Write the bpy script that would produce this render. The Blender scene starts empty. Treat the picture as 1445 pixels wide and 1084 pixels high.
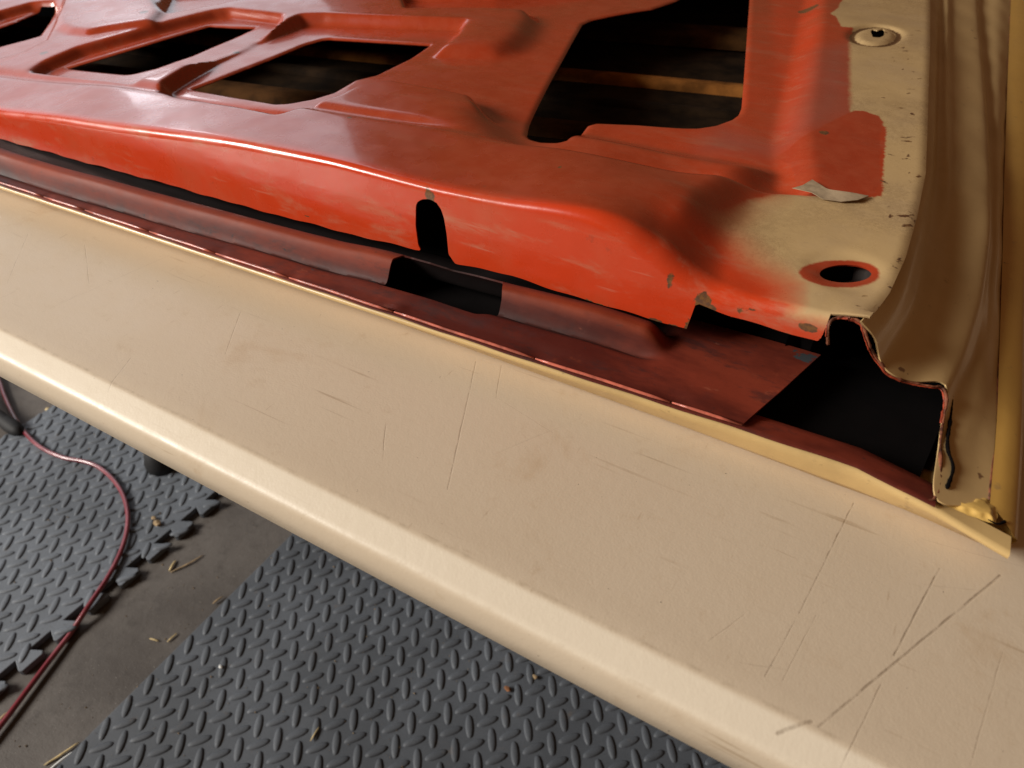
import bpy, bmesh, math, random
import numpy as np
from mathutils import Vector, Matrix
random.seed(7); rng = np.random.default_rng(7)
S = bpy.context.scene; COL = S.collection
T = 0.74                       # table top height
# ---------------------------------------------------------------- camera
CH = 0.30; PITCH = math.radians(40); AZ = math.radians(119.9); FPX = 1000.0
cam = bpy.data.cameras.new('camera'); camo = bpy.data.objects.new('camera', cam); COL.objects.link(camo)
cam.sensor_width = 36; cam.lens = 36*FPX/1445; cam.clip_end = 50; cam.clip_start = .01
camo.location = (0, 0, T+CH); camo.rotation_euler = (math.pi/2-PITCH, 0, AZ-math.pi/2)
cam.dof.use_dof = True; cam.dof.focus_distance = .50; cam.dof.aperture_fstop = 10
S.camera = camo
# ---------------------------------------------------------------- light: dim garage, daylight from the open side
w = bpy.data.worlds.new('World'); S.world = w; w.use_nodes = True
bg = w.node_tree.nodes['Background']; bg.inputs[0].default_value = (.66, .33, .15, 1); bg.inputs[1].default_value = .16
def area(name, loc, target, sx, sy, power, col):
    l = bpy.data.lights.new(name, 'AREA'); l.shape = 'RECTANGLE'; l.size = sx; l.size_y = sy; l.energy = power; l.color = col
    o = bpy.data.objects.new(name, l); COL.objects.link(o); o.location = loc
    o.rotation_euler = (Vector(target)-Vector(loc)).to_track_quat('-Z', 'Y').to_euler(); return o
area('open_door_light', (-3.9, 1.9, 2.1), (-.3, .5, .75), 3.4, 2.4, 25, (.82, .90, 1.0))
area('far_window_light', (-3.55, 2.15, 1.86), (-.8, .45, .78), .30, .30, 1.3, (.88, .93, 1.0))
area('open_side_light', (-3.8, -2.2, 2.75), (-.3, .3, .7), 2.0, 1.5, 315, (1.0, .955, .885))
S.view_settings.view_transform = 'Standard'; S.view_settings.look = 'None'; S.view_settings.exposure = 0; S.view_settings.gamma = 1
# ---------------------------------------------------------------- measuring helpers (used only to find true 3D places)
F0 = np.array([math.cos(AZ), math.sin(AZ), 0]); RR = np.array([math.sin(AZ), -math.cos(AZ), 0]); UU = np.array([0, 0, 1.])
FF = F0*math.cos(PITCH)-UU*math.sin(PITCH); DD = -F0*math.sin(PITCH)-UU*math.cos(PITCH); CC = np.array([0, 0, CH])
def ray(x, y): return FF+RR*(x-722.5)/FPX+DD*(y-542)/FPX
def at(x, y, z):               # z above the table top
    d = ray(x, y); return CC+d*(z-CC[2])/d[2]
def atY(x, y, Y0):
    d = ray(x, y); return CC+d*(Y0-CC[1])/d[1]
def sst(x): x = np.clip(x, 0, 1); return x*x*(3-2*x)
def sdf(P, poly):              # signed distance, positive inside
    P = np.asarray(P, float); poly = np.asarray(poly, float)[:, :2]
    d = np.full(len(P), 1e9); ins = np.zeros(len(P), bool); n = len(poly)
    for i in range(n):
        a = poly[i]; b = poly[(i+1) % n]; e = b-a; q = P-a
        t = np.clip((q@e)/max(e@e, 1e-12), 0, 1); dd = np.hypot(*(q-t[:, None]*e).T); d = np.minimum(d, dd)
        c = (a[1] > P[:, 1]) != (b[1] > P[:, 1])
        with np.errstate(divide='ignore', invalid='ignore'):
            xi = a[0]+(P[:, 1]-a[1])/(b[1]-a[1] if b[1] != a[1] else 1e-12)*(b[0]-a[0])
        ins ^= c & (P[:, 0] < xi)
    return np.where(ins, d, -d)
def smin(a, b, k):
    h = np.clip(.5+.5*(b-a)/k, 0, 1); return b*(1-h)+a*h-k*h*(1-h)
# ---------------------------------------------------------------- object helpers
def tag(o, label=None, cat=None, group=None, kind=None):
    for k, v in (('label', label), ('category', cat), ('group', group), ('kind', kind)):
        if v: o[k] = v
    return o
def mesh_obj(name, verts, faces, mat, parent=None, smooth=True, attrs=None):
    me = bpy.data.meshes.new(name); me.from_pydata([tuple(map(float, v)) for v in verts], [], [tuple(map(int, f)) for f in faces]); me.update()
    if smooth: me.polygons.foreach_set('use_smooth', [True]*len(me.polygons))
    me.materials.append(mat)
    if attrs:
        for k, v in attrs.items():
            a = me.attributes.new(k, 'FLOAT', 'POINT'); a.data.foreach_set('value', np.asarray(v, np.float32))
    o = bpy.data.objects.new(name, me); COL.objects.link(o)
    if parent: o.parent = parent
    return o
def empty(name, label, cat, loc=(0, 0, 0), group=None):
    o = bpy.data.objects.new(name, None); COL.objects.link(o); o.location = loc; o.empty_display_size = .05
    return tag(o, label, cat, group)
def grid_faces(nu, nv):
    i, j = np.meshgrid(np.arange(nu-1), np.arange(nv-1), indexing='ij'); a = (i*nv+j).ravel()
    return np.stack([a, a+nv, a+nv+1, a+1], 1)
def clip(V, Fq, s, A):         # keep s>0, cutting triangles along the zero line; A: dict of attributes
    V = np.asarray(V, float); tri = np.concatenate([Fq[:, [0, 1, 2]], Fq[:, [0, 2, 3]]]) if Fq.shape[1] == 4 else Fq
    pos = s > 0; q_in = pos[Fq].all(1); out = [tuple(f) for f in Fq[q_in]]
    Fm = Fq[~q_in & pos[Fq].any(1)]; tri = np.concatenate([Fm[:, [0, 1, 2]], Fm[:, [0, 2, 3]]])
    V = list(V); A = {k: list(v) for k, v in A.items()}; cache = {}; rim = []
    def cut(a, b):
        k = (min(a, b), max(a, b))
        if k not in cache:
            a, b = k; t = s[a]/(s[a]-s[b]); t = min(max(t, .02), .98); cache[k] = len(V)
            V.append(V[a]*(1-t)+V[b]*t)
            for v in A.values(): v.append(v[a]*(1-t)+v[b]*t)
        return cache[k]
    for f in tri:
        ps = []; cs = []
        for i in range(3):
            a, b = f[i], f[(i+1) % 3]
            if s[a] > 0: ps.append(a)
            if (s[a] > 0) != (s[b] > 0): c = cut(a, b); ps.append(c); cs.append((len(ps)-1, s[a] > 0))
        if len(ps) >= 3:
            out.append(tuple(ps))
            if len(cs) == 2:
                i = [c[0] for c in cs if c[1]][0]; rim.append((ps[i], ps[(i+1) % len(ps)]))
    V = np.array(V); used = np.zeros(len(V), bool)
    for f in out: used[list(f)] = True
    new = np.cumsum(used)-1
    return V[used], [tuple(new[list(f)]) for f in out], {k: np.array(v)[used] for k, v in A.items()}, [(new[a], new[b]) for a, b in rim]
def resample(P, n):
    P = np.asarray(P, float); d = np.r_[0, np.cumsum(np.linalg.norm(np.diff(P, axis=0), axis=1))]
    t = np.linspace(0, d[-1], n); return np.stack([np.interp(t, d, P[:, k]) for k in range(P.shape[1])], 1)
def spline(P, n):              # Catmull-Rom, then even spacing
    P = np.asarray(P, float); Q = np.vstack([2*P[0]-P[1], P, 2*P[-1]-P[-2]]); out = []
    for i in range(len(P)-1):
        p0, p1, p2, p3 = Q[i:i+4]
        for t in np.linspace(0, 1, 12, endpoint=False):
            out.append(.5*((2*p1)+(-p0+p2)*t+(2*p0-5*p1+4*p2-p3)*t*t+(-p0+3*p1-3*p2+p3)*t**3))
    out.append(P[-1]); return resample(out, n)
def tube(path, r, nseg=8, cap=True):
    path = np.asarray(path, float); n = len(path); r = np.broadcast_to(r, (n,)); V = []; Fc = []
    tang = np.gradient(path, axis=0); tang /= np.linalg.norm(tang, axis=1)[:, None]+1e-12
    up = np.array([0, 0, 1.]) if abs(tang[0][2]) < .9 else np.array([1., 0, 0])
    for i in range(n):
        s_ = np.cross(tang[i], up); s_ /= np.linalg.norm(s_)+1e-12; u_ = np.cross(s_, tang[i]); 
        for k in range(nseg):
            a = 2*math.pi*k/nseg; V.append(path[i]+r[i]*(math.cos(a)*s_+math.sin(a)*u_))
    for i in range(n-1):
        for k in range(nseg): k2 = (k+1) % nseg; Fc.append((i*nseg+k, i*nseg+k2, (i+1)*nseg+k2, (i+1)*nseg+k))
    if cap: Fc.append(tuple(range(nseg))[::-1]); Fc.append(tuple((n-1)*nseg+k for k in range(nseg)))
    return V, Fc
def solidify(o, th, off=-1):
    m = o.modifiers.new('thickness', 'SOLIDIFY'); m.thickness = th; m.offset = off; m.use_even_offset = False; e = o.modifiers.new('crisp_edges', 'EDGE_SPLIT'); e.split_angle = math.radians(50)
# ---------------------------------------------------------------- materials
class NT:
    def __init__(s, name):
        s.m = bpy.data.materials.new(name); s.m.use_nodes = True; s.t = s.m.node_tree; s.b = s.t.nodes['Principled BSDF']
        s.co = s.n('ShaderNodeTexCoord').outputs['Object']
    def n(s, ty, **kw):
        x = s.t.nodes.new(ty)
        for k, v in kw.items(): setattr(x, k, v)
        return x
    def set(s, sock, v):
        if isinstance(v, bpy.types.NodeSocket): s.t.links.new(v, sock)
        elif isinstance(v, (tuple, list)) and len(v) == 3 and sock.type == 'RGBA': sock.default_value = (*v, 1)
        else: sock.default_value = v
    def math(s, op, a, b=0., c=0., clamp=False):
        x = s.n('ShaderNodeMath', operation=op, use_clamp=clamp); s.set(x.inputs[0], a); s.set(x.inputs[1], b); s.set(x.inputs[2], c); return x.outputs[0]
    def noise(s, scale, detail=4, rough=.55, stretch=None, dist=0., rot=None):
        v = s.co
        if stretch or rot:
            mp = s.n('ShaderNodeMapping'); s.set(mp.inputs[0], v)
            if stretch: mp.inputs['Scale'].default_value = stretch
            if rot: mp.inputs['Rotation'].default_value = rot
            v = mp.outputs[0]
        x = s.n('ShaderNodeTexNoise'); s.set(x.inputs['Vector'], v); x.inputs['Scale'].default_value = scale; x.inputs['Detail'].default_value = detail
        x.inputs['Roughness'].default_value = rough; x.inputs['Distortion'].default_value = dist; return x.outputs['Fac']
    def ramp(s, f, lo, hi, a=0., b=1.):
        x = s.n('ShaderNodeMapRange', interpolation_type='SMOOTHSTEP'); s.set(x.inputs[0], f); s.set(x.inputs[1], lo); s.set(x.inputs[2], hi); s.set(x.inputs[3], a); s.set(x.inputs[4], b); return x.outputs[0]
    def mix(s, f, a, b):
        x = s.n('ShaderNodeMix', data_type='RGBA'); s.set(x.inputs[0], f); s.set(x.inputs[6], a); s.set(x.inputs[7], b); return x.outputs[2]
    def attr(s, name): x = s.n('ShaderNodeAttribute'); x.attribute_name = name; return x.outputs['Fac']
    def bump(s, h, strength, dist, prev=None):
        x = s.n('ShaderNodeBump'); s.set(x.inputs['Height'], h); x.inputs['Strength'].default_value = strength; x.inputs['Distance'].default_value = dist
        if prev: s.set(x.inputs['Normal'], prev)
        return x.outputs[0]
    def done(s, col, rough, bump=None, coat=0., coat_r=.15, metal=0., spec=.5):
        s.set(s.b.inputs['Base Color'], col); s.set(s.b.inputs['Roughness'], rough); s.b.inputs['Metallic'].default_value = metal
        s.b.inputs['Specular IOR Level'].default_value = spec
        if coat: s.set(s.b.inputs['Coat Weight'], coat); s.b.inputs['Coat Roughness'].default_value = coat_r
        if bump: s.set(s.b.inputs['Normal'], bump)
        return s.m
RED = (.62, .050, .011); CREAM = (.66, .46, .22); MAROON = (.26, .035, .022)
def red_paint(name, attrs=True, base=RED, dusty=.7):
    m = NT(name)
    n1 = m.noise(12, 7, .65, dist=.2); n2 = m.noise(60, 6, .65); n3 = m.noise(300, 3, .6); sc = m.noise(40, 5, .7, stretch=(.35, 1.2, 1.3), dist=.3, rot=(.2, .3, .5))
    c = m.mix(m.math('MULTIPLY', m.ramp(n1, .42, .75), dusty*.42), base, (.50, .15, .075))
    c = m.mix(m.math('MULTIPLY', m.ramp(sc, .5, .75), dusty*.9), c, (.52, .22, .13))
    for st_, ro in (((.06, 1, 1), (0, .5, .1)), ((.08, 1, 1), (0, -.7, -.3)), ((.05, 1, 1), (.3, 1.3, .9))):
        c = m.mix(m.ramp(m.noise(210, 3, .6, stretch=st_, rot=ro), .69, .76, 0, .4), c, (.60, .22, .14))
    c = m.mix(m.math('MULTIPLY', m.ramp(n2, .66, .74), .3), c, (.16, .05, .03))
    c = m.mix(m.ramp(n3, .74, .78, 0, .6), c, (.10, .05, .03)); c0_ = c
    if attrs:
        wob = m.math('MULTIPLY', m.math('SUBTRACT', n2, .5), .006); wob2 = m.math('MULTIPLY', m.math('SUBTRACT', n3, .5), .004)
        cd = m.math('ADD', m.math('ADD', m.attr('cream_d'), wob), wob2); so = m.attr('soft')
        neg = m.math('MULTIPLY', so, -1.)
        cm = m.ramp(cd, neg, so)
        spots = m.noise(130, 6, .75)
        crk = m.ramp(m.math('ABSOLUTE', m.math('SUBTRACT', m.noise(30, 10, .95), .5)), 0.0, .020, 1, 0)
        crkm = m.math('MULTIPLY', crk, m.ramp(m.noise(9, 2), .42, .58))
        cc = m.mix(m.ramp(spots, .60, .70, 0, .45), CREAM, (.36, .24, .15))
        cc = m.mix(m.ramp(n1, .4, .7, 0, .35), cc, (.47, .34, .22))
        cc = m.mix(m.math('MULTIPLY', crkm, .6), cc, (.14, .07, .03))
        dst = m.math('MULTIPLY', m.attr('top_dust'), m.ramp(m.noise(6, 3, .5, stretch=(.6, 1, 1)), .25, .75, .65, .9))
        c = m.mix(dst, c, m.mix(m.ramp(n2, .35, .7), (.34, .042, .012), (.38, .062, .024)))
        mist = m.attr('mist')
        c = m.mix(m.math('MULTIPLY', mist, .5), c, (.29, .125, .10))
        c = m.mix(cm, c, cc)
        red2 = m.ramp(m.math('ADD', m.attr('red_d'), wob), -.0012, .0012)
        c = m.mix(red2, c, m.mix(.72, c0_, m.mix(m.ramp(n2, .35, .7), (.34, .040, .014), (.40, .070, .030))))
        ch = m.ramp(m.math('ADD', m.math('ADD', m.attr('chip_d'), wob), wob2), -.0004, .0006)
        c = m.mix(ch, c, m.mix(m.ramp(n3, .4, .6), (.20, .09, .03), (.12, .055, .03)))
        dk = m.ramp(m.math('ADD', m.attr('dark_d'), wob2), -.0008, .0008)
        c = m.mix(dk, c, (.11, .05, .02))
    b = m.bump(m.noise(7, 3), .5, .006); b = m.bump(n2, .25, .0006, b); b = m.bump(n3, .15, .0003, b)
    return m.done(c, m.ramp(m.noise(25, 5), .3, .7, .20, .36), b, coat=.5, coat_r=.08)
m_panel = red_paint('red_and_cream_paint')
def cream_mat(name, base, dirt=(.30, .19, .09), rust=True):
    m = NT(name); n1 = m.noise(10, 5, .6); n2 = m.noise(90, 5, .7)
    c = m.mix(m.ramp(n1, .4, .7, 0, .5), base, tuple(x*.8 for x in base)); c = m.mix(m.ramp(n2, .62, .72, 0, .5), c, dirt)
    st = m.noise(14, 5, .6, stretch=(1, .15, 1)); c = m.mix(m.ramp(st, .5, .7, 0, .25), c, dirt)
    if rust: c = m.mix(m.ramp(m.noise(38, 4, .6), .70, .73, 0, .8), c, (.12, .04, .02))
    b = m.bump(m.noise(14, 3), .3, .003); b = m.bump(n2, .2, .0005, b)
    return m.done(c, m.ramp(n1, .3, .7, .28, .42), b, coat=.3, coat_r=.15)
m_shut = cream_mat('worn_cream_paint', (.64, .44, .20)); m_rim = cream_mat('golden_rim_paint', (.62, .36, .085)); m_skin = cream_mat('skin_cream_paint', (.68, .47, .20), rust=False)
def rein_mat():
    m = NT('dull_maroon_primer'); n1 = m.noise(14, 6, .65, stretch=(.35, 1, 1)); n2 = m.noise(140, 4, .6); n3 = m.noise(24, 6, .7)
    c = m.mix(m.ramp(n1, .38, .66), (.085, .014, .009), (.25, .040, .018)); c = m.mix(m.ramp(n3, .55, .75, 0, .55), c, (.055, .028, .030))
    c = m.mix(m.ramp(n3, .22, .40, .6, 0), c, (.42, .10, .04)); c = m.mix(m.ramp(n2, .66, .74, 0, .8), c, (.03, .02, .02))
    c = m.mix(m.ramp(m.noise(55, 6, .75, stretch=(.35, 1, 1)), .54, .68, 0, .6), c, (.035, .018, .018)); c = m.mix(m.ramp(m.noise(75, 5, .7, stretch=(.6, 1, 1)), .64, .74, 0, .5), c, (.38, .11, .06))
    chip = m.ramp(m.noise(24, 5, .75, stretch=(.6, 1, 1)), .67, .685); c = m.mix(chip, c, (.055, .06, .065))
    wv = m.ramp(n3, .25, .75, .45, 1.); c = m.mix(m.math('MULTIPLY', m.attr('groove_shade'), m.math('MULTIPLY', wv, .85)), c, (.028, .016, .015)); c = m.mix(m.math('MULTIPLY', m.attr('lit_crest'), m.math('MULTIPLY', wv, .8)), c, (.30, .050, .015)); c = m.mix(m.math('MULTIPLY', m.attr('line'), .8), c, (.018, .011, .011)); c = m.mix(m.attr('under'), c, (.012, .008, .008))  # groove and crease shade, lit crest and under-flange shadow painted into colour
    b = m.bump(m.noise(22, 3), .4, .002); b = m.bump(n2, .2, .0004, b)
    return m.done(c, m.ramp(n1, .3, .7, .5, .7), b, coat=.0, spec=.25)
m_rein = rein_mat()
def simple(name, col, rough, var=.3, scale=40, bump=.2, metal=0., coat=0.):
    m = NT(name); n = m.noise(scale, 5, .6); c = m.mix(m.ramp(n, .3, .7), tuple(x*(1-var) for x in col), tuple(min(1, x*(1+var)) for x in col))
    return m.done(c, rough, m.bump(n, bump, .001), metal=metal, coat=coat)
m_rust = simple('raw_rusty_edge', (.20, .065, .03), .7, .7, 160, .8)
m_lip = simple('pale_red_lip', (.50, .13, .085), .3, .4, 90, .3, coat=.3)
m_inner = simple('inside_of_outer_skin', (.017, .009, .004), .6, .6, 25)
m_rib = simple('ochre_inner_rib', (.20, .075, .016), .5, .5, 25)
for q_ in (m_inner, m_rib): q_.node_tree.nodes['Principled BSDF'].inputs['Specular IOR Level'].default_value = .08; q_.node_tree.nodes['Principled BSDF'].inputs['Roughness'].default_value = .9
m_rib2 = simple('dark_inner_rib', (.050, .021, .006), .9, .6, 25); m_rib2.node_tree.nodes['Principled BSDF'].inputs['Specular IOR Level'].default_value = .08  # darker brown tone for the wide ribs
m_black = simple('shade_and_sealer_black', (.003, .002, .002), .95, .3, 30); m_black.node_tree.nodes['Principled BSDF'].inputs['Specular IOR Level'].default_value = .1  # flat black that stands in for cavity shade, also the sealer smear
m_seal = simple('yellow_seam_sealer', (.72, .46, .13), .28, .25, 60, .5, coat=.3)
m_tape = simple('peeled_paint_flap', (.40, .30, .19), .5, .3, 60, .6)
m_leg = simple('black_tube', (.008, .008, .009), .7, .2, 30)
m_straw = simple('dry_straw', (.55, .42, .20), .6, .3, 90); m_chip = simple('wood_crumb', (.34, .24, .13), .8, .3, 90); m_white = simple('pale_flake', (.75, .76, .74), .5, .1, 90)
def cord_mat():
    m = NT('maroon_vinyl'); return m.done(m.mix(m.ramp(m.noise(15, 4), .4, .7), (.20, .022, .035), (.30, .07, .09)), .28, m.bump(m.noise(60, 3), .2, .0005), coat=.9, coat_r=.15)
m_cord = cord_mat()
def foam_mat(name, col):
    m = NT(name); n1 = m.noise(5, 6, .6); n2 = m.noise(500, 2, .5); n3 = m.noise(28, 6, .7)
    c = m.mix(m.ramp(n1, .35, .7), col, tuple(x*1.5 for x in col)); c = m.mix(m.ramp(n3, .6, .78, 0, .6), c, (.17, .13, .10)); c = m.mix(m.ramp(n2, .35, .7, 0, .25), c, (.03, .03, .03))
    wv = m.n('ShaderNodeTexWave', wave_type='BANDS', bands_direction='X'); m.set(wv.inputs['Vector'], m.co); wv.inputs['Scale'].default_value = 130
    wy = m.n('ShaderNodeTexWave', wave_type='BANDS', bands_direction='Y'); m.set(wy.inputs['Vector'], m.co); wy.inputs['Scale'].default_value = 130
    b = m.bump(m.math('ADD', wv.outputs['Fac'], wy.outputs['Fac']), .25, .0004); b = m.bump(n2, .2, .0006, b); b = m.bump(m.noise(6, 2), .4, .006, b)
    return m.done(c, m.ramp(n3, .3, .7, .52, .72), b, spec=.45)
m_foam = foam_mat('charcoal_foam', (.070, .079, .093)); m_foam2 = foam_mat('grey_foam', (.100, .113, .132))
def concrete():
    m = NT('stained_concrete'); n1 = m.noise(3.5, 8, .65); n2 = m.noise(30, 6, .7); n3 = m.noise(420, 2, .6)
    c = m.mix(m.ramp(n1, .3, .7), (.062, .052, .045), (.125, .110, .098)); c = m.mix(m.ramp(n2, .5, .75, 0, .7), c, (.045, .037, .032)); c = m.mix(m.ramp(n3, .68, .74, 0, .8), c, (.32, .30, .27))
    c = m.mix(m.ramp(m.noise(60, 4), .70, .74, 0, .7), c, (.20, .18, .15)); b = m.bump(n2, .5, .003); b = m.bump(n3, .4, .001, b)
    return m.done(c, .65, b, spec=.4)
m_conc = concrete()
SCR = [((1205, 710), (1128, 865), .8, .8), ((1122, 876), (1080, 955), .6, .6), ((1152, 868), (1105, 960), .5, .4), ((1326, 802), (1262, 925), .9, .9), ((1412, 812), (1155, 1026), 1.1, 1.), ((1244, 965), (1190, 1078), .6, .6),
       ((1305, 825), (1390, 834), .5, .3), ((672, 510), (632, 690), .9, .6), ((708, 515), (700, 562), .8, .5), ((545, 598), (540, 650), .7, .5), ((340, 440), (318, 500), .6, .5), ((120, 345), (126, 400), .7, .4), ((240, 360), (60, 440), .6, .35),
       ((185, 505), (150, 550), .7, .5), ((1100, 1030), (1146, 1018), 1.6, .9), ((1415, 920), (1370, 1080), .6, .4), ((1045, 935), (1110, 945), .5, .35), ((1000, 905), (1050, 868), .6, .4), ((700, 560), (780, 610), .5, .3), ((1300, 760), (1445, 800), .5, .3), ((820, 590), (700, 640), .6, .25), ((40, 330), (10, 400), .8, .3)]
def table_mat():
    m = NT('scratched_plastic'); n1 = m.noise(5, 6, .6); n2 = m.noise(700, 2, .5); n3 = m.noise(45, 6, .75)
    base = (.71, .59, .44)
    c = m.mix(m.ramp(n1, .35, .7, 0, .5), base, (.66, .53, .375)); c = m.mix(m.ramp(n3, .56, .78, 0, .35), c, (.48, .33, .18))
    c = m.mix(m.ramp(m.noise(200, 5, .7), .69, .73, 0, .6), c, (.20, .13, .08))
    c = m.mix(m.ramp(m.noise(170, 3, .7, stretch=(1, .12, 1), rot=(0, 0, .5)), .66, .74, 0, .4), c, (.42, .29, .17))
    c = m.mix(m.ramp(m.noise(150, 3, .7, stretch=(.1, 1, 1), rot=(0, 0, .2)), .66, .74, 0, .35), c, (.42, .30, .18))
    c = m.mix(m.ramp(m.noise(330, 2, .6), .76, .78, 0, .9), c, (.07, .05, .04))
    for st_, ro in (((.03, 1, 1), (0, 0, 1.15)), ((.03, 1, 1), (0, 0, 1.5)), ((.04, 1, 1), (0, 0, .35)), ((.035, 1, 1), (0, 0, -.5))):
        c = m.mix(m.math('MULTIPLY', m.ramp(m.noise(190, 2, .5, stretch=st_, rot=ro), .69, .75, 0, .5), m.ramp(m.noise(9, 3), .45, .6)), c, (.36, .24, .13))
    c = m.mix(m.ramp(m.noise(13, 6, .7, dist=.5), .56, .72, 0, .3), c, (.52, .35, .19))
    sx = m.n('ShaderNodeSeparateXYZ'); m.set(sx.inputs[0], m.co); X, Y = sx.outputs[0], sx.outputs[1]
    c = m.mix(m.math('MULTIPLY', m.ramp(Y, .176, .179, .8, 0), m.ramp(Y, .1615, .1640)), c, (.88, .78, .62))   # paler band along the chamfer of the rolled edge
    # a grimy line along the inner foot of the rolled edge
    yy = m.math('ADD', Y, m.math('MULTIPLY', m.math('SUBTRACT', m.noise(18, 4), .5), .004))
    g = m.ramp(m.math('ABSOLUTE', m.math('SUBTRACT', yy, .1795)), .0, .0022, 1, 0); g = m.math('MULTIPLY', g, m.ramp(m.noise(90, 5, .75), .40, .65))
    c = m.mix(m.math('MULTIPLY', g, .28), c, (.30, .22, .13))
    g2 = m.ramp(m.math('ABSOLUTE', m.math('SUBTRACT', yy, .1635)), .0, .0015, 1, 0); g2 = m.math('MULTIPLY', g2, m.ramp(m.noise(30, 5, .7), .45, .65))
    c = m.mix(m.math('MULTIPLY', g2, .3), c, (.40, .28, .16))
    wob = m.math('MULTIPLY', m.math('SUBTRACT', m.noise(60, 3), .5), .0012); brk = m.ramp(m.noise(60, 6, .8), .35, .6, .12, 1)
    tot = None
    for (p0, p1, wd, st) in SCR:
        a = at(*p0, 0)[:2]; b = at(*p1, 0)[:2]; e = b-a; L = float(np.hypot(*e)); e = e/L
        qx = m.math('SUBTRACT', X, float(a[0])); qy = m.math('SUBTRACT', Y, float(a[1]))
        al = m.math('MULTIPLY_ADD', qx, float(e[0]), m.math('MULTIPLY', qy, float(e[1])))
        ac = m.math('ADD', m.math('MULTIPLY_ADD', qx, float(-e[1]), m.math('MULTIPLY', qy, float(e[0]))), wob)
        over = m.math('MAXIMUM', m.math('SUBTRACT', al, L), m.math('MULTIPLY', al, -1.))
        d = m.math('ADD', m.math('ABSOLUTE', ac), m.math('MAXIMUM', over, 0.))
        v = m.ramp(d, .00010*wd, .00080*wd, st, 0); tot = v if tot is None else m.math('MAXIMUM', tot, v)
    tot = m.math('MULTIPLY', tot, brk)
    c = m.mix(m.math('MULTIPLY', tot, .55), c, (.20, .13, .075))
    b = m.bump(n2, .18, .0004); b = m.bump(m.noise(160, 3), .18, .0006, b); b = m.bump(m.math('MULTIPLY', tot, -1.), .4, .0004, b); b = m.bump(m.noise(2.5, 2), .3, .01, b)
    return m.done(c, m.ramp(n3, .3, .7, .34, .47), b, spec=.45)
m_table = table_mat()
# ---------------------------------------------------------------- floor and mats
mesh_obj('concrete_floor', [(-8, -6, 0), (8, -6, 0), (8, 8, 0), (-8, 8, 0)], [(0, 1, 2, 3)], m_conc)['kind'] = 'structure'
FZ = -T
def mat_outline(x0, y0, x1, y1, teeth_side):
    P = []; pitch = .0585
    if teeth_side == 'right':
        P += [(x0, y0), (x1, y0)]; y = y0+.02
        while y < y1-.05:
            j = random.uniform(-.002, .002)
            P += [(x1+.002, y+.002), (x1+.022+j, y-.006), (x1+.027+j, y-.003), (x1+.027+j, y+.030), (x1+.022+j, y+.034), (x1+.002, y+.024)]; y += pitch
        P += [(x1, y1), (x0, y1)]
    else: P = [(x0, y0), (x1, y0), (x1, y1), (x0, y1)]
    return P
def foam(label, x0, y0, x1, y1, teeth, mat, z0, seed, ph):
    r = random.Random(seed); root = empty('foam_floor_mat', label, 'floor mat', ((x0+x1)/2, (y0+y1)/2, z0), 'interlocking foam mats on the concrete floor')
    P = mat_outline(x0, y0, x1, y1, teeth); cx, cy = (x0+x1)/2, (y0+y1)/2; bm = bmesh.new(); th = .012
    vs = [bm.verts.new((x-cx, y-cy, 0)) for x, y in P]; f = bm.faces.new(vs); e = bmesh.ops.extrude_face_region(bm, geom=[f])
    bmesh.ops.translate(bm, verts=[v for v in e['geom'] if isinstance(v, bmesh.types.BMVert)], vec=(0, 0, th))
    bmesh.ops.recalc_face_normals(bm, faces=bm.faces); me = bpy.data.meshes.new('slab'); bm.to_mesh(me); bm.free(); me.materials.append(mat)
    o = bpy.data.objects.new('slab', me); COL.objects.link(o); o.parent = root
    md = o.modifiers.new('soft_edge', 'BEVEL'); md.width = .0012; md.segments = 2; md.limit_method = 'ANGLE'
    V = []; Fc = []; p = .0375; rings = [(1., 0.), (.86, .0013), (.45, .0023)]; ns = 12
    nx = int((x1-x0)/p)+2; ny = int((y1-y0)/p)+2
    for i in range(nx):
        for j in range(ny):
            for k in (0, 1):
                X = x0+ph[0]+(i+.5*k)*p; Y = y0+ph[1]+(j+.5*k)*p
                if X < x0+.008 or X > x1+(.024 if teeth else -.006) or Y < y0+.006 or Y > y1-.006: continue
                if teeth and X > x1-.012:
                    if sdf([(X, Y)], P)[0] < .0035: continue
                a = math.radians(125 if k == 0 else 52)+r.uniform(-.03, .03); L = .0178 if k == 0 else .0168; W = .0062; ca, sa = math.cos(a), math.sin(a); b0 = len(V)
                hs = r.uniform(.85, 1.1)
                for (q, hz) in rings:
                    for s_ in range(ns):
                        t = 2*math.pi*s_/ns; lx = L*(1-(1-q)*.55)*math.cos(t); ly = W*q*math.copysign(abs(math.sin(t))**.9, math.sin(t))
                        V.append((X-cx+lx*ca-ly*sa, Y-cy+lx*sa+ly*ca, th+hz*hs-(.0003 if q == 1 else 0)))
                V.append((X-cx, Y-cy, th+.0026*hs)); top = len(V)-1
                for g in range(2):
                    for s_ in range(ns): s2 = (s_+1) % ns; Fc.append((b0+g*ns+s_, b0+g*ns+s2, b0+(g+1)*ns+s2, b0+(g+1)*ns+s_))
                for s_ in range(ns): Fc.append((b0+2*ns+s_, b0+2*ns+(s_+1) % ns, top))
    mesh_obj('raised_tread', V, Fc, mat, root)['kind'] = 'stuff'
    return root
foam('charcoal diamond tread foam mat under the front edge of the table, bottom centre', -.745, -.25, .475, .97, None, m_foam, 0.0005, 1, (.012, .02))
foam('grey diamond tread foam mat with jigsaw teeth, crossed by the maroon cord', -1.44, -.15, -.945, .53+.25, 'right', m_foam2, 0.0005, 2, (.01, .008))
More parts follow.
